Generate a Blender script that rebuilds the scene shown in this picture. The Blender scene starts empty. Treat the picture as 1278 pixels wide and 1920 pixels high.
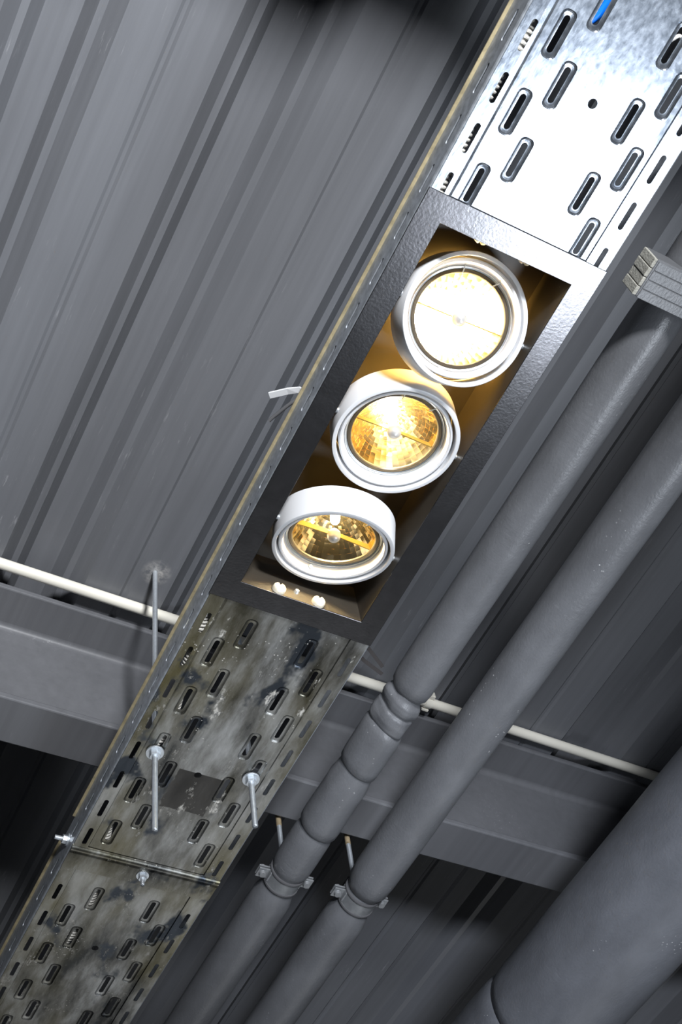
import bpy, bmesh, math, random
from mathutils import Vector, Matrix, geometry, noise

# ------------------------------------------------------------------ camera, world, lights, exposure
SC = bpy.context.scene
COL = SC.collection
ZO = 1.55                 # height of the camera above the floor
HT = 1.1417 + ZO          # underside of the light trim
TB = HT + 0.002           # underside of the cable tray
ZC = 1.52 + ZO            # underside of the ceiling deck
R = math.radians

FOCAL_PX = 2366.6253
CAMR = ((0.8829779482767349, -0.45321177298215726, -0.12226623281747682),
        (0.3249420697361423, 0.778097298841156, -0.5375660376657821),
        (0.33876628252026475, 0.4349295142508342, 0.8343103280320421))
cd = bpy.data.cameras.new('camera')
cam = bpy.data.objects.new('camera', cd); COL.objects.link(cam)
rx, dn, fw = (Vector(v) for v in CAMR)
m = Matrix((rx, -dn, -fw)).transposed().to_4x4()
m.translation = Vector((0, 0, ZO))
cam.matrix_world = m
cd.sensor_fit = 'VERTICAL'; cd.sensor_height = 36.0; cd.sensor_width = 24.0
cd.lens = FOCAL_PX / 1920 * 36.0
cd.clip_start = 0.02; cd.clip_end = 60
SC.camera = cam
SC.view_settings.view_transform = 'Standard'
SC.view_settings.look = 'None'
SC.view_settings.gamma = 1.0
SC.view_settings.use_curve_mapping = False
SC.view_settings.exposure = 0.0

W = bpy.data.worlds.new('world'); SC.world = W; W.use_nodes = True
bg = W.node_tree.nodes['Background']
bg.inputs[0].default_value = (0.80, 0.86, 1.0, 1); bg.inputs[1].default_value = 0.025


def area_light(name, loc, target, power, size, color, spread=180):
    l = bpy.data.lights.new(name, 'AREA'); l.shape = 'DISK'; l.size = size; l.energy = power; l.color = color
    l.spread = R(spread)
    o = bpy.data.objects.new(name, l); COL.objects.link(o)
    o.location = loc
    o.rotation_euler = (Vector(target) - Vector(loc)).to_track_quat('-Z', 'Y').to_euler()
    return o


def spot_light(name, loc, target, power, cone, blend, soft, color):
    l = bpy.data.lights.new(name, 'SPOT'); l.energy = power; l.color = color
    l.spot_size = R(cone); l.spot_blend = blend; l.shadow_soft_size = soft
    o = bpy.data.objects.new(name, l); COL.objects.link(o); o.location = loc
    o.rotation_euler = (Vector(target) - Vector(loc)).to_track_quat('-Z', 'Y').to_euler()
    return o


spot_light('floodlight_behind', (-0.05, -1.95, ZO - 0.05), (0.02, 0.30, ZC), 750, 46, 1.0, 0.20, (0.95, 0.97, 1.0))
spot_light('floodlight_side', (1.30, 0.53, ZO - 0.55), (0.20, 0.15, ZC), 64, 80, 1.0, 0.20, (0.84, 0.91, 1.0))
area_light('added_floor_light', (1.65, 3.75, ZC - 0.35), (1.65, 3.75, 0), 50, 0.5, (0.93, 0.97, 1.0), 64)  # added light: brightens the floor that the lower tray reflects
spot_light('added_duct_light', (-0.20, -1.50, ZO - 0.50), (1.10, 1.16, ZO + 1.02), 430, 23, 1.0, 0.15, (0.86, 0.91, 1.0))  # added spot that lifts the thick duct and right end of the beam


# ------------------------------------------------------------------ materials
def new_mat(name):
    mt = bpy.data.materials.new(name); mt.use_nodes = True
    nt = mt.node_tree
    return mt, nt, nt.nodes['Principled BSDF']


def N(nt, typ, **kw):
    n = nt.nodes.new(typ)
    for k, v in kw.items():
        if k.startswith('i_'):
            n.inputs[k[2:].replace('_', ' ')].default_value = v
        else:
            setattr(n, k, v)
    return n


def L(nt, a, b): nt.links.new(a, b)


def ramp(nt, src, stops):
    r = N(nt, 'ShaderNodeValToRGB')
    el = r.color_ramp.elements
    while len(el) < len(stops): el.new(0.5)
    for e, (p, c) in zip(el, stops):
        e.position = p; e.color = c if len(c) == 4 else (*c, 1)
    L(nt, src, r.inputs[0]); return r


def obco(nt, scale=(1, 1, 1)):
    tc = N(nt, 'ShaderNodeTexCoord'); mp = N(nt, 'ShaderNodeMapping')
    mp.inputs['Scale'].default_value = scale
    L(nt, tc.outputs['Object'], mp.inputs[0]); return mp.outputs[0]


def mix(nt, fac, a, b, mode='MIX'):
    n = N(nt, 'ShaderNodeMix', data_type='RGBA', blend_type=mode)
    for sock, v in ((n.inputs[0], fac), (n.inputs[6], a), (n.inputs[7], b)):
        if isinstance(v, (int, float)): sock.default_value = v
        elif isinstance(v, tuple): sock.default_value = v if len(v) == 4 else (*v, 1)
        else: L(nt, v, sock)
    return n.outputs[2]


def noise_tex(nt, co, scale, detail=4, rough=0.55):
    n = N(nt, 'ShaderNodeTexNoise'); n.inputs['Scale'].default_value = scale
    n.inputs['Detail'].default_value = detail; n.inputs['Roughness'].default_value = rough
    L(nt, co, n.inputs['Vector']); return n.outputs[0]


def bump(nt, bs, src, strength, dist=0.002):
    b = N(nt, 'ShaderNodeBump'); b.inputs['Strength'].default_value = strength; b.inputs['Distance'].default_value = dist
    L(nt, src, b.inputs['Height']); L(nt, b.outputs[0], bs.inputs['Normal'])


def simple(name, color, rough=0.5, metal=0.0, spec=0.5, var=0.0, vscale=40, bmp=0.0, bscale=300):
    mt, nt, bs = new_mat(name)
    bs.inputs['Roughness'].default_value = rough; bs.inputs['Metallic'].default_value = metal
    bs.inputs['Specular IOR Level'].default_value = spec
    co = obco(nt)
    if var:
        n = noise_tex(nt, co, vscale)
        a = tuple(c * (1 - var) for c in color); b = tuple(min(1, c * (1 + var)) for c in color)
        r = ramp(nt, n, [(0.3, a), (0.7, b)]); L(nt, r.outputs[0], bs.inputs['Base Color'])
    else:
        bs.inputs['Base Color'].default_value = (*color, 1)
    if bmp: bump(nt, bs, noise_tex(nt, co, bscale, 3), bmp)
    return mt


def painted_steel(name, color, splatter=None, rough=0.42):
    """dark grey brush paint: streaks along Y, pale scuffs, an optional plaster splatter at a point"""
    mt, nt, bs = new_mat(name)
    s = noise_tex(nt, obco(nt, (90, 3, 90)), 1.0, 5, 0.6)
    c = tuple(color)
    r = ramp(nt, s, [(0.25, tuple(x * 0.9 for x in c)), (0.75, tuple(x * 1.1 for x in c))])
    big = noise_tex(nt, obco(nt, (3, 1.5, 3)), 1.5, 3)
    col = mix(nt, 1.0, r.outputs[0], ramp(nt, big, [(0.3, (0.9, 0.9, 0.9)), (0.7, (1.08, 1.08, 1.08))]).outputs[0], 'MULTIPLY')
    sc = noise_tex(nt, obco(nt, (220, 22, 220)), 1.0, 6, 0.7)
    sc2 = noise_tex(nt, obco(nt), 7.0, 2)
    mm = N(nt, 'ShaderNodeMath', operation='MULTIPLY')
    L(nt, ramp(nt, sc, [(0.60, (0, 0, 0)), (0.70, (1, 1, 1))]).outputs[0], mm.inputs[0])
    L(nt, ramp(nt, sc2, [(0.55, (0, 0, 0)), (0.7, (1, 1, 1))]).outputs[0], mm.inputs[1])
    m2 = N(nt, 'ShaderNodeMath', operation='MULTIPLY'); L(nt, mm.outputs[0], m2.inputs[0]); m2.inputs[1].default_value = 0.55
    col = mix(nt, m2.outputs[0], col, (0.42, 0.42, 0.43))
    if splatter:
        tc = N(nt, 'ShaderNodeTexCoord')
        d = N(nt, 'ShaderNodeVectorMath', operation='DISTANCE'); d.inputs[1].default_value = splatter
        L(nt, tc.outputs['Object'], d.inputs[0])
        fall = N(nt, 'ShaderNodeMapRange'); fall.inputs[1].default_value = 0.006; fall.inputs[2].default_value = 0.024
        fall.inputs[3].default_value = 0.75; fall.inputs[4].default_value = 0.0
        L(nt, d.outputs['Value'], fall.inputs[0])
        nn = noise_tex(nt, obco(nt), 110, 5, 0.65)
        add = N(nt, 'ShaderNodeMath', operation='MULTIPLY'); L(nt, fall.outputs[0], add.inputs[0])
        L(nt, ramp(nt, nn, [(0.38, (0, 0, 0)), (0.62, (1, 1, 1))]).outputs[0], add.inputs[1])
        col = mix(nt, add.outputs[0], col, (0.55, 0.53, 0.5))
    L(nt, col, bs.inputs['Base Color'])
    bs.inputs['Roughness'].default_value = rough; bs.inputs['Specular IOR Level'].default_value = 0.45
    bump(nt, bs, s, 0.12, 0.001)
    return mt


def zinc(name, dirt_from=None, dirt_to=None, patch=None):
    """galvanised sheet; site dirt (yellow-green film, dark wiped smears, plaster dust) over the far part"""
    mt, nt, bs = new_mat(name)
    co = obco(nt)
    sp = noise_tex(nt, obco(nt, (1, 0.6, 1)), 160, 4, 0.6)
    clean = ramp(nt, sp, [(0.3, (0.30, 0.34, 0.40)), (0.7, (0.48, 0.52, 0.58))]).outputs[0]
    rough_clean = ramp(nt, sp, [(0.3, (0.20, 0.20, 0.20)), (0.7, (0.29, 0.29, 0.29))]).outputs[0]
    bs.inputs['Metallic'].default_value = 0.92
    if dirt_from is None:
        L(nt, clean, bs.inputs['Base Color']); L(nt, rough_clean, bs.inputs['Roughness'])
        bump(nt, bs, sp, 0.05, 0.0005); return mt
    tc = N(nt, 'ShaderNodeTexCoord'); sx = N(nt, 'ShaderNodeSeparateXYZ'); L(nt, tc.outputs['Object'], sx.inputs[0])
    mr = N(nt, 'ShaderNodeMapRange'); mr.inputs[1].default_value = dirt_from; mr.inputs[2].default_value = dirt_to
    L(nt, sx.outputs[1], mr.inputs[0]); D = mr.outputs[0]
    # film
    f1 = noise_tex(nt, obco(nt, (1, 0.28, 1)), 30, 6, 0.62)
    f2 = noise_tex(nt, obco(nt, (1, 0.4, 1)), 9, 3, 0.5)
    film = ramp(nt, f1, [(0.34, (0.05, 0.052, 0.052)), (0.47, (0.20, 0.20, 0.19)), (0.56, (0.38, 0.385, 0.38)), (0.68, (0.66, 0.67, 0.67))]).outputs[0]
    yel = ramp(nt, f2, [(0.45, (0, 0, 0)), (0.68, (1, 1, 1))]).outputs[0]
    my = N(nt, 'ShaderNodeMath', operation='MULTIPLY'); L(nt, yel, my.inputs[0]); my.inputs[1].default_value = 0.42
    film = mix(nt, my.outputs[0], film, (0.26, 0.22, 0.08))
    # dark wiped smears
    f3 = noise_tex(nt, obco(nt, (1, 0.7, 1)), 17, 4, 0.55)
    sm = ramp(nt, f3, [(0.57, (0, 0, 0)), (0.63, (1, 1, 1))]).outputs[0]
    film = mix(nt, sm, film, (0.06, 0.07, 0.085))
    if patch:
        x0, x1, y0, y1 = patch
        fac = None
        wob = noise_tex(nt, co, 60, 3); w2 = N(nt, 'ShaderNodeMath', operation='MULTIPLY_ADD')
        L(nt, wob, w2.inputs[0]); w2.inputs[1].default_value = 0.012; w2.inputs[2].default_value = -0.006
        for ax, v, sgn, wv in ((0, x0, 1, True), (0, x1, -1, False), (1, y0, 1, False), (1, y1, -1, True)):
            a = N(nt, 'ShaderNodeMath', operation='SUBTRACT')
            L(nt, sx.outputs[ax], a.inputs[0]); a.inputs[1].default_value = v
            src = a.outputs[0]
            if wv:
                b = N(nt, 'ShaderNodeMath', operation='ADD'); L(nt, src, b.inputs[0]); L(nt, w2.outputs[0], b.inputs[1]); src = b.outputs[0]
            g = N(nt, 'ShaderNodeMath', operation='MULTIPLY'); L(nt, src, g.inputs[0]); g.inputs[1].default_value = sgn * 1200
            c = N(nt, 'ShaderNodeClamp'); L(nt, g.outputs[0], c.inputs[0])
            if fac is None: fac = c.outputs[0]
            else:
                p = N(nt, 'ShaderNodeMath', operation='MULTIPLY'); L(nt, fac, p.inputs[0]); L(nt, c.outputs[0], p.inputs[1]); fac = p.outputs[0]
        film = mix(nt, fac, film, (0.075, 0.073, 0.07))
    col = mix(nt, D, clean, film)
    # plaster dust: specks and crusts, only in the dirty part
    v = N(nt, 'ShaderNodeTexVoronoi'); v.inputs['Scale'].default_value = 190; L(nt, co, v.inputs['Vector'])
    spk = ramp(nt, v.outputs['Distance'], [(0.10, (1, 1, 1)), (0.2, (0, 0, 0))]).outputs[0]
    area = ramp(nt, noise_tex(nt, co, 13, 4, 0.6), [(0.52, (0, 0, 0)), (0.62, (1, 1, 1))]).outputs[0]
    crust = ramp(nt, noise_tex(nt, obco(nt, (1, 0.45, 1)), 45, 6, 0.72), [(0.60, (0, 0, 0)), (0.68, (1, 1, 1))]).outputs[0]
    a1 = N(nt, 'ShaderNodeMath', operation='MULTIPLY'); L(nt, spk, a1.inputs[0]); L(nt, area, a1.inputs[1])
    a2 = N(nt, 'ShaderNodeMath', operation='MAXIMUM'); L(nt, a1.outputs[0], a2.inputs[0]); L(nt, crust, a2.inputs[1])
    a3 = N(nt, 'ShaderNodeMath', operation='MULTIPLY'); L(nt, a2.outputs[0], a3.inputs[0]); L(nt, D, a3.inputs[1])
    col = mix(nt, a3.outputs[0], col, (0.62, 0.60, 0.55))
    L(nt, col, bs.inputs['Base Color'])
    rd = ramp(nt, f1, [(0.3, (0.22, 0.22, 0.22)), (0.7, (0.44, 0.44, 0.44))]).outputs[0]
    rr = mix(nt, D, rough_clean, rd); rr = mix(nt, a3.outputs[0], rr, (0.85, 0.85, 0.85))
    L(nt, rr, bs.inputs['Roughness'])
    mt_ = N(nt, 'ShaderNodeMapRange'); mt_.inputs[1].default_value = 0; mt_.inputs[2].default_value = 1
    mt_.inputs[3].default_value = 0.9; mt_.inputs[4].default_value = 0.05
    L(nt, a3.outputs[0], mt_.inputs[0]); L(nt, mt_.outputs[0], bs.inputs['Metallic'])
    bump(nt, bs, f1, 0.35, 0.001)
    return mt


def foam_mat(name, color, cracks=0.3):
    mt, nt, bs = new_mat(name)
    n = noise_tex(nt, obco(nt, (1, 0.5, 1)), 28, 5, 0.6)
    r = ramp(nt, n, [(0.3, tuple(c * 0.86 for c in color)), (0.7, tuple(c * 1.14 for c in color))]).outputs[0]
    k = noise_tex(nt, obco(nt, (1, 2.2, 1)), 60, 8, 0.75)
    ka = ramp(nt, noise_tex(nt, obco(nt), 9, 2), [(0.5, (0, 0, 0)), (0.66, (1, 1, 1))]).outputs[0]
    kk = N(nt, 'ShaderNodeMath', operation='MULTIPLY')
    L(nt, ramp(nt, k, [(0.60, (0, 0, 0)), (0.68, (cracks,) * 3)]).outputs[0], kk.inputs[0]); L(nt, ka, kk.inputs[1])
    col = mix(nt, kk.outputs[0], r, (0.4, 0.41, 0.43))
    vo = N(nt, 'ShaderNodeTexVoronoi'); vo.inputs['Scale'].default_value = 150; L(nt, obco(nt), vo.inputs['Vector'])
    va = N(nt, 'ShaderNodeMath', operation='MULTIPLY')
    L(nt, ramp(nt, vo.outputs['Distance'], [(0.10, (1, 1, 1)), (0.16, (0, 0, 0))]).outputs[0], va.inputs[0])
    L(nt, ramp(nt, noise_tex(nt, obco(nt, (2.5, 1, 2.5)), 7, 3), [(0.60, (0, 0, 0)), (0.68, (1, 1, 1))]).outputs[0], va.inputs[1])
    col = mix(nt, va.outputs[0], col, (0.6, 0.6, 0.6))
    L(nt, col, bs.inputs['Base Color']); bs.inputs['Roughness'].default_value = 0.38
    bs.inputs['Specular IOR Level'].default_value = 0.6
    fine = noise_tex(nt, obco(nt, (1, 0.6, 1)), 420, 3)
    wr = noise_tex(nt, obco(nt, (0.7, 4.0, 0.7)), 45, 6, 0.7)
    wa = N(nt, 'ShaderNodeMath', operation='MULTIPLY'); L(nt, wr, wa.inputs[0]); L(nt, ka, wa.inputs[1])
    add = N(nt, 'ShaderNodeMath', operation='MULTIPLY_ADD'); L(nt, n, add.inputs[0]); add.inputs[1].default_value = 1.6
    L(nt, fine, add.inputs[2])
    ad2 = N(nt, 'ShaderNodeMath', operation='MULTIPLY_ADD'); L(nt, wa.outputs[0], ad2.inputs[0]); ad2.inputs[1].default_value = 1.3
    L(nt, add.outputs[0], ad2.inputs[2]); bump(nt, bs, ad2.outputs[0], 0.22, 0.0018)
    return mt


def emit(name, color, strength):
    mt, nt, bs = new_mat(name)
    bs.inputs['Base Color'].default_value = (*color, 1)
    bs.inputs['Emission Color'].default_value = (*color, 1); bs.inputs['Emission Strength'].default_value = strength
    return mt


M = {}
M['deck'] = painted_steel('dark_grey_deck_paint', (0.150, 0.155, 0.168), (0.4145, 0.99, ZC))
M['beam'] = painted_steel('dark_grey_beam_paint', (0.135, 0.138, 0.148))
M['tray'] = zinc('galvanised_sheet', 0.50, 0.76, (0.4505, 0.5115, 1.005, 1.072))
M['tray2'] = zinc('weathered_galvanised_sheet', 0.0, 0.1)
M['wallzinc'] = simple('dull_galvanised_wall', (0.42, 0.45, 0.49), 0.45, 0.45, 0.5, 0.25, 120)
M['lip'] = simple('yellowed_zinc_edge', (0.52, 0.44, 0.27), 0.5, 0.35, 0.5, 0.25, 90)
M['foam'] = foam_mat('grey_rubber_insulation', (0.150, 0.154, 0.164))
M['duct'] = foam_mat('dark_grey_duct_insulation', (0.150, 0.156, 0.172), 0.15)
M['foamcut'] = simple('cut_foam_face', (0.46, 0.45, 0.40), 0.9, 0, 0.2, 0.2, 120, 0.4, 500)
M['black'] = simple('black_hammered_paint', (0.105, 0.104, 0.109), 0.235, 0.9, 0.5, 0.12, 60, 0.05, 330)
M['inner_black'] = simple('black_housing_paint', (0.050, 0.042, 0.032), 0.45, 0, 0.5, 0.1, 40)
M['white'] = simple('white_enamel', (0.82, 0.83, 0.85), 0.35, 0, 0.5)
M['steel'] = simple('bright_zinc_plate', (0.74, 0.79, 0.84), 0.36, 0.75, 0.5, 0.08, 200)
M['rust'] = simple('rusted_thread', (0.34, 0.27, 0.17), 0.7, 0.4, 0.4, 0.4, 150)
M['clamp'] = simple('dull_painted_clamp_steel', (0.30, 0.31, 0.32), 0.45, 0.5, 0.5, 0.15, 120)
M['rubber'] = simple('grey_rubber_liner', (0.10, 0.10, 0.105), 0.6)
M['cream'] = simple('cream_plastic', (0.80, 0.74, 0.60), 0.4, 0, 0.5, 0.05, 30)
M['pvc'] = simple('cream_pvc_conduit', (0.78, 0.75, 0.66), 0.38, 0, 0.5, 0.05, 12)
M['flex'] = simple('pale_flexible_conduit', (0.62, 0.60, 0.55), 0.45)
M['blue'] = simple('blue_cable_jacket', (0.0, 0.17, 0.85), 0.4)
M['wire'] = simple('white_wire', (0.8, 0.79, 0.76), 0.4)
M['clear'] = simple('milky_nylon_tie', (0.72, 0.73, 0.75), 0.35)
M['darkwire'] = simple('dark_nylon_tie', (0.05, 0.045, 0.045), 0.4)
M['reflector'] = simple('gold_facet_mirror', (0.95, 0.80, 0.48), 0.14, 1.0)
M['darkring'] = simple('dark_bronze_lamp_rim', (0.10, 0.085, 0.065), 0.35, 0.6)
M['cap'] = simple('satin_lamp_cap', (0.62, 0.62, 0.62), 0.4, 0.4)
M['gold'] = simple('gold_strap', (0.50, 0.36, 0.11), 0.35, 0.8)
M['bulb'] = emit('lit_halogen_capsule', (1.0, 0.80, 0.46), 900)
for k_, e_ in (('glow_a', 20.0), ('glow_b', 2.5), ('glow_c', 0.25)):
    M[k_] = emit('amber_glow_shell', (1.0, 0.60, 0.14), e_)  # emission of the added shells behind the reflectors, set per lamp
M['floor'] = simple('grey_concrete_floor', (0.22, 0.215, 0.21), 0.7, 0, 0.3, 0.15, 3)


# ------------------------------------------------------------------ mesh helpers
def link(name, bm, mt, parent=None, smooth=False, solid=0, soff=1.0, bevel=0, recalc=True, angle=None):
    if recalc: bmesh.ops.recalc_face_normals(bm, faces=bm.faces[:])
    if smooth:
        for f in bm.faces: f.smooth = True
        if angle is not None:
            for e in bm.edges:
                if len(e.link_faces) == 2 and e.calc_face_angle(0) > R(angle): e.smooth = False
    me = bpy.data.meshes.new(name); bm.to_mesh(me); bm.free()
    me.materials.append(mt)
    o = bpy.data.objects.new(name, me); COL.objects.link(o)
    if parent: o.parent = parent
    if solid:
        s = o.modifiers.new('thickness', 'SOLIDIFY'); s.thickness = solid; s.offset = soff
    if bevel:
        b = o.modifiers.new('bevel', 'BEVEL'); b.width = bevel; b.segments = 2; b.limit_method = 'ANGLE'; b.angle_limit = R(40)
    return o


def tag(o, label, cat, group=None, kind=None):
    o['label'] = label; o['category'] = cat
    if group: o['group'] = group
    if kind: o['kind'] = kind
    return o


def thing(name, label, cat, group=None, loc=(0, 0, 0)):
    o = bpy.data.objects.new(name, None); COL.objects.link(o)
    o.location = loc; o.empty_display_size = 0.05
    return tag(o, label, cat, group)


def box(bm, x0, x1, y0, y1, z0, z1):
    vs = [bm.verts.new(p) for p in ((x0, y0, z0), (x1, y0, z0), (x1, y1, z0), (x0, y1, z0), (x0, y0, z1), (x1, y0, z1), (x1, y1, z1), (x0, y1, z1))]
    for f in ((0, 3, 2, 1), (4, 5, 6, 7), (0, 1, 5, 4), (1, 2, 6, 5), (2, 3, 7, 6), (3, 0, 4, 7)):
        bm.faces.new([vs[i] for i in f])


def frame_for(d):
    d = d.normalized()
    a = Vector((0, 0, 1)) if abs(d.z) < 0.9 else Vector((1, 0, 0))
    u = d.cross(a).normalized(); v = d.cross(u).normalized()
    return u, v


def cyl(bm, p, q, r, r2=None, n=24, caps=True):
    p, q = Vector(p), Vector(q); r2 = r if r2 is None else r2
    u, v = frame_for(q - p)
    A = [bm.verts.new(p + r * (math.cos(t) * u + math.sin(t) * v)) for t in (2 * math.pi * i / n for i in range(n))]
    B = [bm.verts.new(q + r2 * (math.cos(t) * u + math.sin(t) * v)) for t in (2 * math.pi * i / n for i in range(n))]
    for i in range(n):
        bm.faces.new((A[i], A[(i + 1) % n], B[(i + 1) % n], B[i]))
    if caps: bm.faces.new(A[::-1]); bm.faces.new(B)


def revolve(bm, prof, mat, n=64, closed=False):
    """prof = (radius, axial) pairs about local Z; mat maps local to world"""
    rings = []
    for r, a in prof:
        rings.append([bm.verts.new(mat @ Vector((r * math.cos(2 * math.pi * i / n), r * math.sin(2 * math.pi * i / n), a))) for i in range(n)])
    pairs = list(zip(rings, rings[1:])) + ([(rings[-1], rings[0])] if closed else [])
    for A, B in pairs:
        for i in range(n):
            bm.faces.new((A[i], A[(i + 1) % n], B[(i + 1) % n], B[i]))
    return rings


def smoothpath(pts, sub=10):
    P = [Vector(p) for p in pts]; out = []
    for i in range(len(P) - 1):
        p0, p1, p2, p3 = P[max(i - 1, 0)], P[i], P[i + 1], P[min(i + 2, len(P) - 1)]
        for k in range(sub):
            t = k / sub
            out.append(0.5 * ((2 * p1) + (p2 - p0) * t + (2 * p0 - 5 * p1 + 4 * p2 - p3) * t * t + (3 * p1 - p0 - 3 * p2 + p3) * t ** 3))
    out.append(P[-1]); return out


def tube(bm, path, rfun, n=16):
    rings = []
    for i, p in enumerate(path):
        d = path[min(i + 1, len(path) - 1)] - path[max(i - 1, 0)]
        u, v = frame_for(d); r = rfun(i) if callable(rfun) else rfun
        rings.append([bm.verts.new(p + r * (math.cos(2 * math.pi * k / n) * u + math.sin(2 * math.pi * k / n) * v)) for k in range(n)])
    for A, B in zip(rings, rings[1:]):
        for k in range(n):
            bm.faces.new((A[k], A[(k + 1) % n], B[(k + 1) % n], B[k]))
    bm.faces.new(rings[0][::-1]); bm.faces.new(rings[-1])


def stadium(cx, cy, hw, hl, seg=7, rc=None):
    """long axis along y; rc = corner radius (default a full half round)"""
    rc = hw if rc is None else min(rc, hw)
    out = []
    for sx, sy, a0 in ((1, 1, 0), (-1, 1, 90), (-1, -1, 180), (1, -1, 270)):
        for k in range(seg + 1):
            a = R(a0 + 90 * k / seg)
            p = (cx + sx * (hw - rc) + rc * math.cos(a), cy + sy * (hl - rc) + rc * math.sin(a))
            if out and abs(out[-1][0] - p[0]) + abs(out[-1][1] - p[1]) < 1e-7: continue
            out.append(p)
    if abs(out[0][0] - out[-1][0]) + abs(out[0][1] - out[-1][1]) < 1e-7: out.pop()
    return out


def perforated(outline, loops, lines, zfun, put):
    """flat sheet triangulated round its holes. loops = (points, level, is_hole); put(x, y, z) gives the 3D point"""
    V, E, lev = [], [], []
    def add(pts, level, closed=True):
        s = len(V)
        for p in pts: V.append(Vector(p)); lev.append(level)
        n = len(pts)
        for i in range(n if closed else n - 1): E.append((s + i, s + (i + 1) % n))
    add(outline, 0.0)
    for pts, level, hole in loops: add(pts, level)
    for pts in lines: add(pts, 0.0, False)
    ov, oe, of, iv, ie, jf = geometry.delaunay_2d_cdt(V, E, [], 0, 1e-6)
    holes = []
    for pts, level, hole in loops:
        if hole:
            xs = [p[0] for p in pts]; ys = [p[1] for p in pts]
            holes.append((min(xs), max(xs), min(ys), max(ys), pts))
    def inside(x, y, pts):
        c = False; j = len(pts) - 1
        for i in range(len(pts)):
            xi, yi = pts[i]; xj, yj = pts[j]
            if (yi > y) != (yj > y) and x < (xj - xi) * (y - yi) / (yj - yi) + xi: c = not c
            j = i
        return c
    bm = bmesh.new(); B = []
    for i, p in enumerate(ov):
        z = max([lev[k] for k in iv[i]] or [0.0]) + zfun(p.x, p.y)
        B.append(bm.verts.new(put(p.x, p.y, z)))
    for f in of:
        cx = sum(ov[i].x for i in f) / len(f); cy = sum(ov[i].y for i in f) / len(f)
        if not inside(cx, cy, outline): continue
        if any(h[0] < cx < h[1] and h[2] < cy < h[3] and inside(cx, cy, h[4]) for h in holes): continue
        try: bm.faces.new([B[i] for i in f])
        except ValueError: pass
    loose = [v for v in bm.verts if not v.link_faces]
    bmesh.ops.delete(bm, geom=loose, context='VERTS')
    return bm


# ------------------------------------------------------------------ setting: ceiling deck, floor
def ceiling_deck():
    P, half, flat, dep = 0.242, 0.0585, 0.0415, 0.045
    prof = []
    for k in range(-8, 13):
        c = 0.385 + k * P
        e = c + half                                   # right edge of the wide pan
        t0 = e + 0.0405; t1 = t0 + flat
        prof += [(c - half, 0), (c - 0.0065, 0), (c - 0.0025, 0.0028), (c + 0.0025, 0.0028), (c + 0.0065, 0), (e, 0),
                 (e + 0.017, dep * 0.46), (e + 0.026, dep * 0.50), (t0, dep), (t1, dep),
                 (t1 + 0.0145, dep * 0.50), (t1 + 0.0235, dep * 0.46)]
    bm = bmesh.new()
    ys = (-2.6, 4.2)
    rows = [[bm.verts.new((x, y, ZC + z)) for x, z in prof] for y in ys]
    for i in range(len(prof) - 1):
        bm.faces.new((rows[0][i], rows[1][i], rows[1][i + 1], rows[0][i + 1]))
    o = link('ceiling', bm, M['deck'], solid=0.0012, soff=1.0, recalc=False)
    tag(o, 'dark grey corrugated steel deck forming the ceiling', 'ceiling', kind='structure')
    return o


ceiling_deck()
bm = bmesh.new(); box(bm, -2.2, 3.6, -2.6, 7.0, -0.05, 0)
tag(link('floor', bm, M['floor']), 'grey concrete floor below', 'floor', kind='structure')


# ------------------------------------------------------------------ steel channel beams under the deck
def channel(name, y0, label, x0=-2.0, x1=3.4, h=0.2394, b=0.074, tf=0.0105, tw=0.0065):
    t = thing(name, label, 'beam')
    zt, zb = ZC - 0.0004, ZC - h
    def sheet(nm, a, b_, c, d):
        q = bmesh.new(); box(q, x0, x1, a, b_, c, d); return link(nm, q, M['beam'], t, bevel=0.0022)
    sheet('web', y0 + b - tw, y0 + b, zb + tf, zt - tf)
    sheet('flange', y0, y0 + b, zb, zb + tf)
    sheet('flange', y0, y0 + b, zt - tf, zt)
    q = bmesh.new()                                    # root fillets in the corners
    for zz, s in ((zb + tf, 1), (zt - tf, -1)):
        pr = [(y0 + b - tw, zz)] + [(y0 + b - tw - 0.009 + 0.009 * math.sin(a), zz + s * (0.009 - 0.009 * math.cos(a))) for a in [R(15 * k) for k in range(7)]]
        A = [q.verts.new((x0, y, z)) for y, z in pr]; B = [q.verts.new((x1, y, z)) for y, z in pr]
        for i in range(len(pr)): q.faces.new((A[i], A[(i + 1) % len(pr)], B[(i + 1) % len(pr)], B[i]))
    link('root_fillet', q, M['beam'], t, smooth=True, angle=40)
    return t


channel('steel_beam', 1.0886, 'dark grey painted steel channel beam crossing under the ceiling deck beneath the cream conduit')


b2 = channel('ceiling_beam', -0.204, 'dark grey painted steel channel beam crossing under the deck near the camera')
b2['kind'] = 'structure'


# ------------------------------------------------------------------ cable trays
XL, XR = 0.3755, 0.5805
CR = (0.3955, 0.5560)                                  # creases


def crease_z(x, y):
    if CR[0] + 0.0004 < x < CR[1] - 0.0004: return 0.0016
    return 0.0


def slot_rows(first, pitch, lo, hi):
    k = math.floor((lo - first) / pitch)
    y = first + k * pitch; out = []
    while y < hi:
        if y > lo: out.append(y)
        y += pitch
    return out


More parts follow.
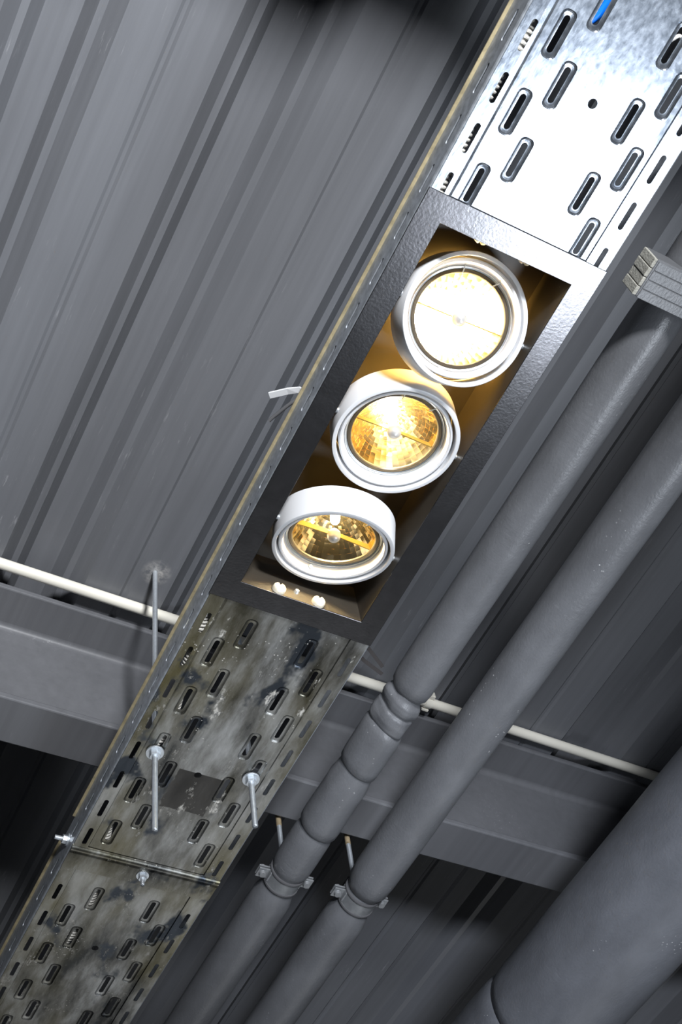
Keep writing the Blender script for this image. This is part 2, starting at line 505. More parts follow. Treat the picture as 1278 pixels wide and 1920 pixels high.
def tray_base(y0, y1, cutout, zones, put_z):
    """zones = (lo, hi, a0, b0, pitch, s0, spitch)"""
    outline = [(XL + 0.002, y0), (XR - 0.002, y0), (XR - 0.002, y1), (XL + 0.002, y1)]
    loops, lines = [], []
    if cutout:
        cx0, cx1, cy0, cy1 = cutout
        loops.append(([(cx0, cy0), (cx1, cy0), (cx1, cy1), (cx0, cy1)], 0.0, True))
    for lo, hi, a0, b0, p, s0, sp in zones:
        for cols, first in (((0.4143, 0.5413), a0), ((0.4392, 0.5162), b0)):
            for cx in cols:
                for cy in slot_rows(first, p, lo + 0.026, hi - 0.024):
                    for hw, hl, rc, lv in ((0.0080, 0.0232, 0.0062, 0.0), (0.0072, 0.0224, 0.0056, 0.0006), (0.0058, 0.0208, 0.0048, 0.0012), (0.0042, 0.0188, 0.0039, 0.0015)):
                        loops.append((stadium(cx, cy, hw, hl, 4, rc), lv, False))
                    loops.append((stadium(cx, cy, 0.0032, 0.0176, 5), 0.0016, True))
        for cx in (0.3886, 0.5670):
            for cy in slot_rows(s0, sp, lo + 0.016, hi - 0.016):
                loops.append((stadium(cx, cy, 0.0029, 0.0150, 4), 0.0, True))
    for hx, hy in ((0.4764, 0.1082), (0.4764, 1.0083), (0.4750, 1.3480)):
        if y0 < hy < y1: loops.append((stadium(hx, hy, 0.0047, 0.0047, 5), 0.0, True))
    segs = [(y0, y1)] if not cutout else [(y0, cutout[2]), (cutout[3], y1)]
    for x in (CR[0], CR[0] + 0.0010, CR[1] - 0.0010, CR[1]):
        for sgm in ([(y0, y1)] if not cutout or not (cutout[0] < x < cutout[1]) else segs):
            lines.append([(x, sgm[0] + 1e-5), (x, sgm[1] - 1e-5)])
    return perforated(outline, loops, lines, crease_z, lambda x, y, z: Vector((x, y, put_z + z)))


def tray_wall(x, sgn, y0, y1, s0, sp, z0):
    """sgn = -1 left wall, +1 right wall; a small bend at the foot, slots at mid height"""
    loops = []
    for cy in slot_rows(s0, sp, y0 + 0.02, y1 - 0.02):
        pts = [(b, a) for a, b in stadium(0.0165, cy, 0.0027, 0.0150, 4)]
        loops.append(([(p[0], p[1]) for p in pts], 0.0, True))
    ln = [[(y0 + 1e-5, 0.0007), (y1 - 1e-5, 0.0007)], [(y0 + 1e-5, 0.002), (y1 - 1e-5, 0.002)]]
    def put(y, z, lv):
        if z <= 1e-9: xx = x - sgn * 0.002
        elif z < 0.001: xx = x - sgn * 0.0007
        else: xx = x
        return Vector((xx, y, z0 + z))
    return perforated([(y0, 0), (y1, 0), (y1, 0.0405), (y0, 0.0405)], loops, ln, lambda a, b: 0.0, put)


def cable_tray(name, label, y0, y1, cutout, zones, side, zb, mat, lip_end=None):
    t = thing(name, label, 'cable tray', 'perforated cable trays')
    link('tray_base', tray_base(y0, y1, cutout, zones, zb), mat, t, solid=0.0011, soff=-1.0, recalc=True)
    for x, s in ((XL, -1), (XR, 1)):
        link('side_wall', tray_wall(x, s, y0, y1, side[0], side[1], zb), M['wallzinc'], t, solid=0.0011, soff=0)
        q = bmesh.new(); le = lip_end or y1
        if s < 0: box(q, x - 0.0040, x + 0.0006, y0, le, zb + 0.0405, zb + 0.0425)
        else: box(q, x - 0.0006, x + 0.0040, y0, le, zb + 0.0405, zb + 0.0425)
        link('rim', q, M['lip'], t, bevel=0.0006)
    return t


near = cable_tray('cable_tray', 'bright galvanised slotted cable tray holding the black three lamp fitting',
                  -0.9, 1.2105, (0.3995, 0.5570, 0.2630, 0.7240),
                  [(-0.9, 0.263, 0.0701, 0.1077, 0.0757, 0.0829, 0.0504), (0.724, 1.168, 0.8255, 0.7878, 0.0775, 0.7884, 0.0517),
                   ], (0.0838, 0.0513), TB, M['tray'], 1.165)
# upper strip slots alongside the fitting are hidden by the trim
q = bmesh.new()                                        # folded joint tongue at the end of the near tray
prof = [(1.1695, -0.0002), (1.1708, -0.0014), (1.1724, -0.0027), (1.1745, -0.0036), (1.1768, -0.0039), (1.1790, -0.0036), (1.1815, -0.0029), (1.1840, -0.0025), (1.2105, -0.0021), (1.2105, -0.0008), (1.1695, 0.0)]
A = [q.verts.new((XL + 0.001, y, TB + z)) for y, z in prof]; B = [q.verts.new((XR - 0.0008, y, TB + z)) for y, z in prof]
for i in range(len(prof)): q.faces.new((A[i], A[(i + 1) % len(prof)], B[(i + 1) % len(prof)], B[i]))
q.faces.new(A[::-1]); q.faces.new(B)
link('joint_tongue', q, M['tray'], near, smooth=True, angle=50)
far = cable_tray('cable_tray', 'dull weathered slotted cable tray beyond the bolted joint tongue',
                 1.2110, 3.4, None, [(1.205, 3.4, 1.2992, 1.2578, 0.0798, 1.2583, 0.0537)], (1.2330, 0.0530), TB + 0.0003, M['tray2'])


# ------------------------------------------------------------------ bolts, threaded rods
def hexnut(bm, p, axis, r, h):
    p = Vector(p); cyl(bm, p, p + Vector(axis) * h, r, n=6)


def threaded(bm, p, q, r):
    """a rod with fine thread rings"""
    p, q = Vector(p), Vector(q); L_ = (q - p).length; n = int(L_ / 0.00125)
    path = [p + (q - p) * (i / (n * 2)) for i in range(n * 2 + 1)]
    tube(bm, path, lambda i: r if i % 2 else r * 0.965, 14)


def tray_rod(x, y, zbot, ztop, label):
    t = thing('threaded_rod', label, 'threaded rod', 'threaded rods through the cable tray', (x, y, 0))
    q = bmesh.new(); threaded(q, (0, 0, zbot), (0, 0, ztop), 0.0037); link('rod', q, M['steel'], t, smooth=True)
    z = TB - 0.0002
    q = bmesh.new(); cyl(q, (0, 0, z), (0, 0, z - 0.0022), 0.0112, n=32); link('washer', q, M['steel'], t, bevel=0.0004)
    q = bmesh.new(); hexnut(q, (0, 0, z - 0.0022), (0, 0, -1), 0.0072, 0.0068); link('nut', q, M['steel'], t, bevel=0.0005)
    return t


tray_rod(0.4123, 0.9905, 1.017 + ZO, ZC + 0.004, 'long bright threaded rod rising to the ceiling left of the cable tray')
tray_rod(0.5400, 0.9903, 1.064 + ZO, ZC + 0.010, 'short bright threaded rod end hanging below the right side of the cable tray')

t = thing('bolt', 'small bright bolt and nut fixing the tray joint tongue from below', 'bolt', 'bolts of the tray joint', (0.4795, 1.1925, TB - 0.0021))
q = bmesh.new(); cyl(q, (0, 0, 0), (0, 0, -0.0016), 0.0082, n=28); link('washer', q, M['steel'], t)
q = bmesh.new(); hexnut(q, (0, 0, -0.0016), (0, 0, -1), 0.0056, 0.0058); link('nut', q, M['steel'], t, bevel=0.0004)
q = bmesh.new(); threaded(q, (0, 0, -0.001), (0, 0, -0.0165), 0.0029); link('shank', q, M['steel'], t, smooth=True)
t = thing('bolt', 'small bright bolt sticking out of the left tray wall at the joint', 'bolt', 'bolts of the tray joint', (XL - 0.0006, 1.1870, 1.1645 + ZO))
q = bmesh.new(); cyl(q, (0, 0, 0), (-0.0016, 0, 0), 0.0082, n=28); link('washer', q, M['steel'], t)
q = bmesh.new(); hexnut(q, (-0.0016, 0, 0), (-1, 0, 0), 0.0060, 0.0060); link('nut', q, M['steel'], t, bevel=0.0004)
q = bmesh.new(); threaded(q, (-0.001, 0, 0), (-0.0175, 0, 0), 0.0030); link('shank', q, M['steel'], t, smooth=True)


# ------------------------------------------------------------------ recessed three lamp fitting
def fitting():
    t = thing('recessed_light', 'black rectangular recessed light fitting with three lit round gimbal lamps in the cable tray', 'light')
    ox0, ox1, oy0, oy1 = XL - 0.0002, 0.5808, 0.2398, 0.7480
    ix0, ix1, iy0, iy1 = 0.4023, 0.5542, 0.2668, 0.7203
    q = bmesh.new(); zt, zb = HT + 0.0016, HT          # trim frame
    O = [(ox0, oy0), (ox1, oy0), (ox1, oy1), (ox0, oy1)]; I = [(ix0, iy0), (ix1, iy0), (ix1, iy1), (ix0, iy1)]
    vo = [[q.verts.new((x, y, z)) for x, y in O] for z in (zb, zt)]; vi = [[q.verts.new((x, y, z)) for x, y in I] for z in (zb, zt)]
    for i in range(4):
        j = (i + 1) % 4
        q.faces.new((vo[0][i], vi[0][i], vi[0][j], vo[0][j])); q.faces.new((vo[1][i], vo[1][j], vi[1][j], vi[1][i]))
        q.faces.new((vo[0][i], vo[0][j], vo[1][j], vo[1][i])); q.faces.new((vi[0][i], vi[1][i], vi[1][j], vi[0][j]))
    link('trim_frame', q, M['black'], t, bevel=0.0005)
    q = bmesh.new(); zc = 1.2095 + ZO                  # open box
    lo = [q.verts.new((x, y, HT + 0.0008)) for x, y in I]; hi = [q.verts.new((x, y, zc)) for x, y in I]
    for i in range(4): q.faces.new((lo[i], lo[(i + 1) % 4], hi[(i + 1) % 4], hi[i]))
    q.faces.new(hi)
    hs = link('housing', q, M['inner_black'], t, solid=0.001, soff=1.0)
    for x, y, s in ((0.4489, iy1, -1), (0.4988, iy1, -1), (0.4571, iy0, 1), (0.5090, iy0, 1)):   # cream slotted plastic knobs
        z = (1.1500 if s < 0 else 1.1690) + ZO
        q = bmesh.new(); mt = Matrix.Translation((x, y, z)) @ Matrix.Rotation(R(-90 * s), 4, 'X')
        pr = [(0.0080, 0), (0.0080, 0.0030), (0.0074, 0.0050), (0.0058, 0.0068), (0.0030, 0.0079), (0.0001, 0.0082)]
        revolve(q, pr, mt, 28)
        for v in q.verts:                              # the groove across the head
            l = mt.inverted() @ v.co
            if abs(l.x) < 0.0018 and l.z > 0.004: v.co = mt @ Vector((l.x, l.y, l.z - 0.0028))
        kn = link('cord_grip', q, M['cream'], hs, smooth=True, angle=50)
        kn['label'] = 'cream plastic cord grip'
    q = bmesh.new(); cyl(q, (0.4722, iy1, 1.1575 + ZO), (0.4722, iy1 - 0.0035, 1.1575 + ZO), 0.0034, 0.0026, 20)
    link('screw', q, M['steel'], hs, smooth=True, angle=40)
    # lamps: tilt about X (front turned towards +Y when positive), extra roll of the inner ring
    specs = [((0.478, 0.3512, 1.1625), -24.5, -11.0, M['glow_a']), ((0.478, 0.4930, 1.1595), 6.0, 0.0, M['glow_b']), ((0.478, 0.6365, 1.1585), 21.5, 0.0, M['glow_c'])]
    for (cx, cy, cz), tilt, roll, pw in specs:
        base = Matrix.Translation((cx, cy, cz + ZO)) @ Matrix.Rotation(R(tilt), 4, 'X') @ Matrix.Rotation(R(180), 4, 'X')
        # local +Z = out of the lamp front (down)
        fr, bk = 0.0175, -0.0180
        q = bmesh.new()
        revolve(q, [(0.0683, bk), (0.0683, fr - 0.0012), (0.0677, fr - 0.0003), (0.0668, fr), (0.0640, fr), (0.0634, fr - 0.0006), (0.0634, bk), (0.0640, bk - 0.0004)], base, 96, True)
        g = link('gimbal_ring', q, M['white'], t, smooth=True, angle=35)
        for s in (-1, 1):
            wall = ix0 - cx if s < 0 else ix1 - cx
            q = bmesh.new(); cyl(q, base @ Vector((s * 0.0640, 0, 0)), base @ Vector((wall, 0, 0)), 0.0032, n=18)
            link('pivot_pin', q, M['steel'], g, smooth=True, angle=40)
        inn = base @ Matrix.Rotation(R(roll), 4, 'Y')
        q = bmesh.new()                                # inner lamp holder ring with a deep flared wall
        revolve(q, [(0.0606, -0.014), (0.0606, 0.0130), (0.0600, 0.0142), (0.0585, 0.0145), (0.0568, 0.0135), (0.0555, 0.0060), (0.0535, 0.0015), (0.0532, -0.003), (0.0560, -0.004), (0.0580, -0.014)], inn, 96, True)
        link('lamp_holder', q, M['white'], g, smooth=True, angle=35)
        q = bmesh.new()                                # clip wires
        for rr, zz in ((0.0527, 0.0030), (0.0519, 0.0012)):
            prf = [(rr + 0.0008 * math.cos(a), zz + 0.0008 * math.sin(a)) for a in [2 * math.pi * k / 8 for k in range(8)]]
            revolve(q, prf, inn, 80, True)
        for a in (106, 63):
            a = R(a)
            p0 = inn @ Vector((0.0560 * math.cos(a), 0.0560 * math.sin(a), 0.0040)); p1 = inn @ Vector((0.0455 * math.cos(a + 0.06), 0.0455 * math.sin(a + 0.06), 0.0042))
            cyl(q, p0, p1, 0.0007, n=8)
        link('spring_clip', q, M['steel'], g, smooth=True, angle=40)
        q = bmesh.new()
        for a, rr in ((118 + 0, 0.0560),):
            a = R(-91)
            c0 = inn @ Vector((rr * math.cos(a), rr * math.sin(a), 0.006)); c1 = inn @ Vector(((rr - 0.003) * math.cos(a), (rr - 0.003) * math.sin(a), 0.0085))
            cyl(q, c0, c1, 0.0028, 0.0022, 16)
        link('screw', q, M['steel'], g, smooth=True, angle=40)
        q = bmesh.new()                                # reflector lamp: dark rim, faceted dish, cap, capsule
        revolve(q, [(0.0512, -0.004), (0.0512, 0.0012), (0.0500, 0.0022), (0.0472, 0.0022), (0.0462, 0.0010), (0.0462, -0.003), (0.0475, -0.005)], inn, 80, True)
        link('lamp_rim', q, M['darkring'], g, smooth=True, angle=35)
        rnd = random.Random(3); q = bmesh.new(); f = 0.0135; NS, NR = 40, 11; rings = []
        for i in range(NR + 1):
            r = 0.0075 + (0.0463 - 0.0075) * i / NR
            z = r * r / (4 * f) - 0.0463 ** 2 / (4 * f) - 0.001
            off = 0.5 * (i % 2) * 0
            rings.append([Vector((r * math.cos(2 * math.pi * (k + off) / NS), r * math.sin(2 * math.pi * (k + off) / NS), z)) for k in range(NS)])
        for i in range(NR):
            for k in range(NS):
                c4 = [rings[i][k], rings[i][(k + 1) % NS], rings[i + 1][(k + 1) % NS], rings[i + 1][k]]
                cc = sum(c4, Vector()) / 4; rad = Vector((cc.x, cc.y, 0)).normalized(); tg = Vector((-rad.y, rad.x, 0))
                ja, jb = rnd.gauss(0, 0.04), rnd.gauss(0, 0.04) + (0.045 if (i + k) % 2 else -0.045)
                vs = []
                for v in c4:
                    d = v - cc
                    vs.append(q.verts.new(inn @ (v + Vector((0, 0, d.dot(rad) * ja + d.dot(tg) * jb)))))
                q.faces.new(vs)
        link('reflector', q, M['reflector'], g, recalc=False)
        q = bmesh.new()                                # glowing shell added behind the reflector to warm the housing
        revolve(q, [(0.0475, -0.0060)] + [(r + 0.0012, r * r / (4 * f) - 0.0463 ** 2 / (4 * f) - 0.0035) for r in (0.044, 0.038, 0.031, 0.024, 0.017, 0.010, 0.004, 0.0002)], inn, 48)
        link('added_glow_shell', q, pw, g, smooth=True)
        zf = -0.0463 ** 2 / (4 * f) - 0.001 + f        # focus
        q = bmesh.new(); pr = [(0.0001, -0.011), (0.0036, -0.0105), (0.0052, -0.006), (0.0056, 0.0), (0.0050, 0.005), (0.003, 0.008), (0.0001, 0.009)]
        revolve(q, [(r, z + zf) for r, z in pr], inn, 24)
        link('halogen_capsule', q, M['bulb'], g, smooth=True)['label'] = 'glowing halogen capsule'
        q = bmesh.new(); pr = [(0.0050, -0.0085), (0.0072, -0.0060), (0.0078, -0.0020), (0.0070, 0.0022), (0.0046, 0.0050), (0.0001, 0.0060)]
        revolve(q, pr, inn, 32); link('glare_cap', q, M['cap'], g, smooth=True)
        q = bmesh.new()                                # the strap carrying the cap, edge on
        for s in (-1, 1):
            a = [Vector((s * 0.006, -0.0006, -0.002)), Vector((s * 0.0455, -0.0006, 0.0)), Vector((s * 0.0455, -0.0006, -0.0065)), Vector((s * 0.006, -0.0006, -0.0075))]
            A = [q.verts.new(inn @ v) for v in a]; B = [q.verts.new(inn @ (v + Vector((0, 0.0012, 0)))) for v in a]
            for i in range(4): q.faces.new((A[i], A[(i + 1) % 4], B[(i + 1) % 4], B[i]))
            q.faces.new(A[::-1]); q.faces.new(B)
        link('cap_strap', q, M['gold'], g)
    return t


fitting()


# ------------------------------------------------------------------ insulated pipes
def pipe_mesh(cx, cz, prof, n=56, wob=0.0006, seed=0, tilt=0.0):
    """prof = (y, radius) along Y; tilt shears rings so that sleeve ends run slightly oblique"""
    bm = bmesh.new(); rings = []
    for y, r, *tl in prof:
        tt = tl[0] if tl else tilt
        ring = []
        for i in range(n):
            a = 2 * math.pi * i / n
            rr = r + wob * noise.noise(Vector((math.cos(a) * 1.3 + seed, y * (9 if wob < 0.002 else 38), math.sin(a) * 1.3)))
            ring.append(bm.verts.new((cx + rr * math.cos(a), y + tt * rr * math.cos(a), cz + rr * math.sin(a))))
        rings.append(ring)
    for A, B in zip(rings, rings[1:]):
        for i in range(n): bm.faces.new((A[i], A[(i + 1) % n], B[(i + 1) % n], B[i]))
    bm.faces.new(rings[0][::-1]); bm.faces.new(rings[-1])
    return bm


def dense(pts, step=0.012):
    out = []
    for a, b in zip(pts, pts[1:]):
        n = max(1, int((b[0] - a[0]) / step))
        for k in range(n):
            t = k / n; out.append(tuple(u + (v - u) * t for u, v in zip(a, b)))
    out.append(pts[-1]); return out


def sleeve(parent, cx, cz, pts, seed, tilt=0.0, mat='foam', wob=0.0007):
    o = link('foam_sleeve', pipe_mesh(cx, cz, dense(pts), seed=seed, tilt=tilt, wob=wob), M[mat], parent, smooth=True, angle=60)
    return o


PX1, PZ1 = 0.6775, 1.180 + ZO
p1 = thing('insulated_pipe', 'grey insulated pipe nearest the light fitting with bulging jointed sleeves and a foam block', 'pipe', 'two slim insulated pipes')
sleeve(p1, PX1, PZ1, [(-0.9, 0.0275), (0.212, 0.0275)], 1)
sleeve(p1, PX1, PZ1, [(0.2495, 0.0150), (0.2500, 0.0225), (0.2530, 0.0252), (0.260, 0.0268), (0.272, 0.0275), (0.30, 0.0278), (0.76, 0.0276), (0.80, 0.0272), (0.812, 0.0258), (0.819, 0.0215), (0.820, 0.016)], 2, 0.15)
q = [(0.800, 0.018), (0.822, 0.0225), (0.829, 0.0262), (0.836, 0.0268), (0.842, 0.0256), (0.846, 0.0232), (0.850, 0.0256), (0.862, 0.0272), (0.872, 0.0262), (0.876, 0.0238)]
o = link('folded_collar', pipe_mesh(PX1, PZ1, dense(q, 0.002), seed=3, tilt=0.22, wob=0.0042), M['foam'], p1, smooth=True, angle=75)
sleeve(p1, PX1, PZ1, [(0.868, 0.021), (0.878, 0.0265), (0.884, 0.0284), (0.90, 0.0288), (0.940, 0.0286), (0.951, 0.0278), (0.957, 0.0235), (0.958, 0.018)], 4, 0.20)
sleeve(p1, PX1, PZ1, [(0.940, 0.022), (0.952, 0.0245), (0.966, 0.0262), (0.98, 0.0285), (1.00, 0.0280), (1.055, 0.0290), (1.067, 0.0285), (1.075, 0.0235), (1.076, 0.018)], 5, 0.12)
sleeve(p1, PX1, PZ1, [(1.060, 0.021), (1.071, 0.0245), (1.085, 0.0272), (1.12, 0.0275), (1.146, 0.0272), (1.156, 0.0248), (1.160, 0.0225), (1.186, 0.0222), (1.196, 0.0245), (1.212, 0.0284), (1.24, 0.0290), (1.6, 0.0285), (3.2, 0.0285)], 6, 0.05)
PX2, PZ2 = 0.7935, 1.178 + ZO
p2 = thing('insulated_pipe', 'smooth straight grey insulated pipe between the jointed pipe and the big duct', 'pipe', 'two slim insulated pipes')
sleeve(p2, PX2, PZ2, [(-0.9, 0.0315), (0.6, 0.0318), (1.0, 0.0322), (1.12, 0.0318), (1.142, 0.0305), (1.155, 0.0255), (1.158, 0.0215)], 7, 0.06)
sleeve(p2, PX2, PZ2, [(1.150, 0.021), (1.160, 0.0235), (1.185, 0.0235), (1.196, 0.0262), (1.215, 0.0302), (1.24, 0.0310), (1.9, 0.031), (3.2, 0.031)], 8, 0.03)
p3 = thing('insulated_duct', 'thick dark grey insulated duct in the lower right corner', 'duct')
sleeve(p3, 1.0670, 1.050 + ZO, [(-0.9, 0.0840), (0.6, 0.0845), (1.0, 0.0845), (1.165, 0.0838), (1.180, 0.0815), (1.184, 0.076)], 9, 0.0, 'duct')
sleeve(p3, 1.0670, 1.050 + ZO, [(1.172, 0.074), (1.186, 0.0830), (1.20, 0.0862), (1.24, 0.0875), (2.0, 0.0875), (3.2, 0.0875)], 10, 0.0, 'duct')

# foam support block round the near pipe
blk = thing('foam_block', 'layered grey foam support block with a pale cut end wrapping the jointed pipe', 'insulation block')
q = bmesh.new()
x0, x1, zb, zt = 0.6200, 0.7350, 1.1395 + ZO, 1.1735 + ZO
arc = [(PX1 + 0.0295 * math.cos(a), PZ1 + 0.0295 * math.sin(a)) for a in [R(-168 + 156 * k / 16) for k in range(17)]]
prof = [(x0, zb), (x0, zt), (PX1 - 0.0295, zt)] + [p for p in arc if p[1] < zt] + [(PX1 + 0.0295, zt), (x1, zt), (x1, zb)]
A = [q.verts.new((x, 0.2065, z)) for x, z in prof]; B = [q.verts.new((x, 0.2490, z)) for x, z in prof]
for i in range(len(prof)): q.faces.new((A[i], A[(i + 1) % len(prof)], B[(i + 1) % len(prof)], B[i]))
q.faces.new(A[::-1]); q.faces.new(B)
link('body', q, M['foam'], blk, bevel=0.0012)
for k in range(4):
    q = bmesh.new(); a = 0.2068 + k * 0.01056
    box(q, x0 - 0.0032 - 0.0006 * (k % 2), x0 + 0.0005, a + 0.0003, a + 0.0102, zb + 0.0006, zt - 0.0004)
    link('cut_layer', q, M['foamcut'], blk, bevel=0.0008)['label'] = 'pale cut foam layer'
q = bmesh.new()
for k in range(4):
    a = 0.2080 + k * 0.0105; box(q, x0 + 0.002, x1 - 0.001, a, a + 0.0101, zb - 0.0010, zb + 0.0003)
link('wrap_tape', q, M['foam'], blk, bevel=0.0008)


# ------------------------------------------------------------------ pipe hangers
def hanger(cx, cz, r, xrod, label):
    y0 = 1.172
    t = thing('pipe_clamp', label, 'pipe clamp', 'pipe clamps hung from the steel beam', (cx, y0, cz))
    q = bmesh.new(); threaded(q, (xrod - cx, 0, r + 0.004), (xrod - cx, 0, 1.345 + ZO - cz), 0.0037); rod = link('hanger_rod', q, M['steel'], t, smooth=True)
    q = bmesh.new(); cyl(q, (xrod - cx, 0, 1.272 + ZO - cz), (xrod - cx, 0, 1.30 + ZO - cz), 0.0040, n=16); link('rusty_end', q, M['rust'], rod, smooth=True, angle=40)
    rotX = Matrix.Rotation(R(90), 4, 'X')
    q = bmesh.new(); revolve(q, [(r, -0.0095), (r + 0.0016, -0.0095), (r + 0.0016, 0.0095), (r, 0.0095)], rotX, 48, True); link('band', q, M['clamp'], t, smooth=True, angle=35)
    q = bmesh.new()
    for s in (-1, 1):
        revolve(q, [(r - 0.0015, s * 0.0095), (r + 0.0028, s * 0.0095), (r + 0.0034, s * 0.0112), (r + 0.0028, s * 0.0128), (r - 0.0015, s * 0.0128)], rotX, 48, True)
    link('rubber_liner', q, M['rubber'], t, smooth=True, angle=60)
    for s in (-1, 1):
        q = bmesh.new()
        a, b = sorted((s * (r + 0.0005), s * (r + 0.0180)))
        box(q, a, b, -0.0085, 0.0085, 0.0012, 0.0034); box(q, a, b, -0.0085, 0.0085, -0.0034, -0.0012)
        for z0, z1 in ((0.0034, 0.0085), (-0.0085, -0.0034)):
            a2, b2 = sorted((s * (r - 0.001), s * (r + 0.0022))); box(q, a2, b2, -0.0085, 0.0085, z0, z1)
        e = link('clamp_ear', q, M['clamp'], t, bevel=0.0006)
        q = bmesh.new(); xx = s * (r + 0.0105)
        cyl(q, (xx, 0, 0.010), (xx, 0, -0.006), 0.0026, n=14); cyl(q, (xx, 0, -0.0034), (xx, 0, -0.0078), 0.0054, 0.0044, n=20); hexnut(q, (xx, 0, 0.0034), (0, 0, 1), 0.0058, 0.004)
        link('screw', q, M['clamp'], e, smooth=True, angle=35)
    q = bmesh.new(); hexnut(q, (xrod - cx, 0, r + 0.001), (0, 0, 1), 0.0072, 0.012); link('boss_nut', q, M['clamp'], t, bevel=0.0005)
    return t


hanger(PX1, PZ1, 0.0228, 0.6778, 'pipe clamp gripping the jointed pipe just beyond the steel beam')
hanger(PX2, PZ2, 0.0240, 0.7897, 'pipe clamp gripping the smooth straight pipe just beyond the steel beam')

# ------------------------------------------------------------------ conduits, cables, loose ends
q = bmesh.new(); zc = 1.509 + ZO
pts = [Vector((x, 1.0509 + (x - 0.2) * 0.0066, zc)) for x in (-2.0, 0.0, 0.3, 0.6, 0.9, 1.2, 1.6, 3.3)]
tube(q, pts, 0.0082, 24)
tag(link('conduit', q, M['pvc'], smooth=True, angle=50), 'cream plastic conduit running along the near edge of the steel beam at the ceiling', 'conduit')
cl = thing('conduit_clip', 'small cream saddle clip holding the cream conduit to the ceiling beside the jointed pipe', 'clip', None, (0.908, 1.0555, 0))
q = bmesh.new()
ring = [(0.0098 * math.cos(a), 0.0098 * math.sin(a)) for a in [R(-210 + 240 * k / 20) for k in range(21)]]
inner = [(0.0084 * math.cos(a), 0.0084 * math.sin(a)) for a in [R(30 - 240 * k / 20) for k in range(21)]]
pr = ring + inner
A = [q.verts.new((-0.006, y, zc + z)) for y, z in pr]; B = [q.verts.new((0.006, y, zc + z)) for y, z in pr]
for i in range(len(pr)): q.faces.new((A[i], A[(i + 1) % len(pr)], B[(i + 1) % len(pr)], B[i]))
for i in range(20):
    for S in (A, B):
        q.faces.new((S[i], S[i + 1], S[len(pr) - 2 - i], S[len(pr) - 1 - i]))
link('saddle', q, M['pvc'], cl)
q = bmesh.new(); box(q, -0.007, 0.007, -0.012, 0.012, zc + 0.0083, ZC); link('foot', q, M['pvc'], cl)
q = bmesh.new(); box(q, -0.006, 0.006, -0.0165, -0.009, zc - 0.004, zc + 0.0083); box(q, -0.006, 0.006, 0.009, 0.0135, zc - 0.008, zc + 0.004); link('lug', q, M['pvc'], cl, bevel=0.001)

fz = TB + 0.0112


def flex(pts, r, label, grp):
    path = smoothpath(pts, 60); out = [path[0]]; acc = 0       # resample at 1.35 mm
    step = 0.00135
    for a, b in zip(path, path[1:]):
        d = (b - a).length
        while acc + d >= step:
            a = a + (b - a) * ((step - acc) / d); d = (b - a).length; out.append(a); acc = 0
        acc += d
    rr = [r, r, r * 0.86, r * 0.86]
    q = bmesh.new(); tube(q, out, lambda i: rr[i % 4], 14)
    return tag(link('flexible_conduit', q, M['flex'], smooth=True, angle=30), label, 'flexible conduit', grp)


flex([(0.3905, -0.6, fz), (0.3900, 0.0, fz), (0.3893, 0.083, fz), (0.3850, 0.134, fz), (0.3848, 0.184, fz), (0.3868, 0.235, fz), (0.3872, 0.40, fz), (0.3870, 0.65, fz), (0.3865, 0.77, fz), (0.3900, 0.80, fz + 0.001), (0.4060, 0.90, fz + 0.003), (0.4155, 0.963, fz + 0.003), (0.4040, 1.02, fz + 0.003), (0.4085, 1.13, fz + 0.003), (0.4260, 1.20, fz + 0.003), (0.4370, 1.258, fz + 0.003), (0.4390, 1.338, fz + 0.003), (0.4300, 1.42, fz + 0.003), (0.4280, 1.7, fz + 0.003), (0.43, 3.2, fz + 0.003)],
     0.0078, 'pale ribbed flexible conduit lying inside the cable tray seen through its left slots', None)
q = bmesh.new(); tube(q, smoothpath([(0.4560, -0.6, TB + 0.0125), (0.4560, -0.12, TB + 0.0125), (0.4445, 0.020, TB + 0.0105), (0.4310, 0.062, TB + 0.0105), (0.4290, 0.12, TB + 0.0105), (0.4290, 0.255, TB + 0.0105)], 16), 0.0056, 16)
tag(link('cable', q, M['blue'], smooth=True, angle=50), 'bright blue cable inside the cable tray seen through one slot', 'cable')
q = bmesh.new(); tube(q, smoothpath([(0.4960, -0.5, TB + 0.0068), (0.4975, 0.0, TB + 0.0068), (0.5060, 0.036, TB + 0.0068), (0.5180, 0.0235, TB + 0.0068), (0.5290, 0.020, TB + 0.0068), (0.5290, -0.05, TB + 0.0068), (0.5290, -0.5, TB + 0.0068)], 14), 0.0021, 12)
tag(link('cable', q, M['wire'], smooth=True, angle=50), 'thin white wire inside the cable tray seen through a slot at the right edge', 'cable')


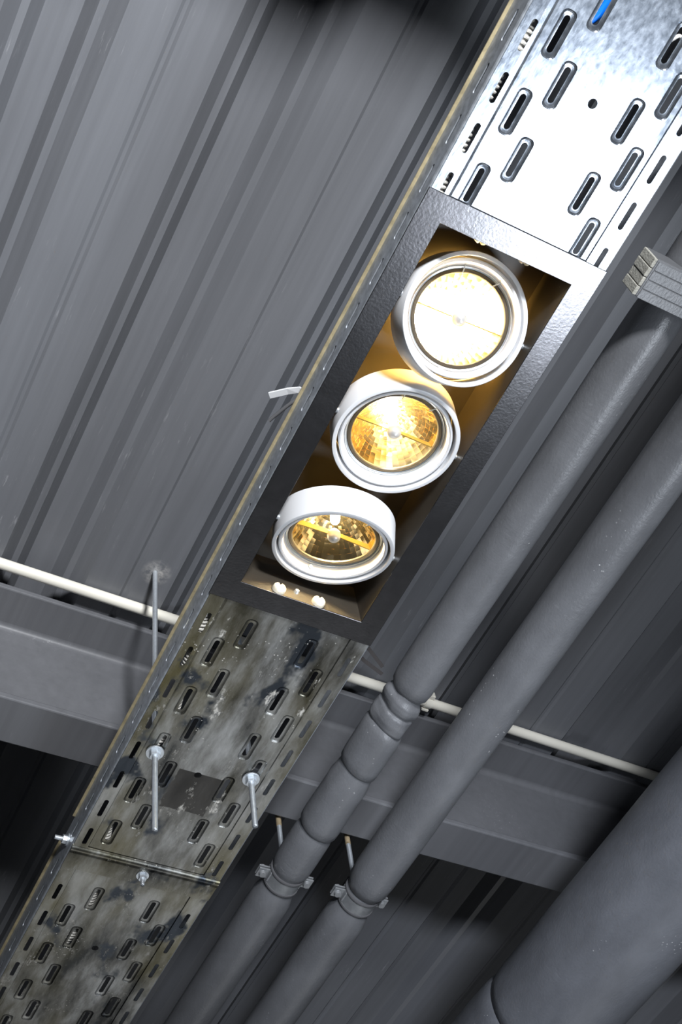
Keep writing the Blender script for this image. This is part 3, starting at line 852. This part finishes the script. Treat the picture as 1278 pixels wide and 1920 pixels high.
def strip(name, pts, w, h, mat, label, cat, grp=None):
    P = [Vector(p) for p in pts]; q = bmesh.new(); rings = []
    for i, p in enumerate(P):
        d = (P[min(i + 1, len(P) - 1)] - P[max(i - 1, 0)]).normalized(); u = d.cross(Vector((0, 0, 1))).normalized(); v = d.cross(u).normalized()
        rings.append([q.verts.new(p + a * w * u + b * h * v) for a, b in ((-.5, -.5), (-.15, -.5), (-.1, -.2), (.1, -.2), (.15, -.5), (.5, -.5), (.5, .5), (-.5, .5))])
    for A, B in zip(rings, rings[1:]):
        for k in range(8): q.faces.new((A[k], A[(k + 1) % 8], B[(k + 1) % 8], B[k]))
    q.faces.new(rings[0][::-1]); q.faces.new(rings[-1])
    return tag(link(name, q, M[mat]), label, cat, grp)


zl = TB + 0.0425
strip('cable_tie', [(0.3900, 0.505, zl + 0.004), (0.3735, 0.5035, zl + 0.0105), (0.3640, 0.5110, zl + 0.0135), (0.3490, 0.5245, zl + 0.016)], 0.0068, 0.0026, 'clear',
      'whitish cut cable tie tail sticking out over the left rim of the cable tray', 'cable tie')
q = bmesh.new(); tube(q, smoothpath([(0.3900, 0.500, zl + 0.0012), (0.3735, 0.5150, zl + 0.0045), (0.3625, 0.5390, zl + 0.006), (0.3590, 0.5480, zl + 0.006)], 8), 0.0020, 10)
tag(link('cable_offcut', q, M['rubber'], smooth=True, angle=50), 'short dark grey cable stub lying over the left tray rim below the whitish tie tail', 'cable')
strip('cable_tie', [(0.5700, 0.758, TB + 0.044), (0.5850, 0.768, TB + 0.046), (0.6050, 0.7836, 1.190 + ZO), (0.6347, 0.8023, 1.190 + ZO)], 0.0045, 0.0016, 'darkwire',
      'dark cable tie tail past the right tray edge, the one nearer the light fitting', 'cable tie')
strip('cable_tie', [(0.5700, 0.778, TB + 0.044), (0.5880, 0.790, TB + 0.046), (0.6080, 0.8020, 1.190 + ZO), (0.6395, 0.8130, 1.190 + ZO)], 0.0045, 0.0016, 'darkwire',
      'dark cable tie tail past the right tray edge, the one nearer the cream conduit', 'cable tie')
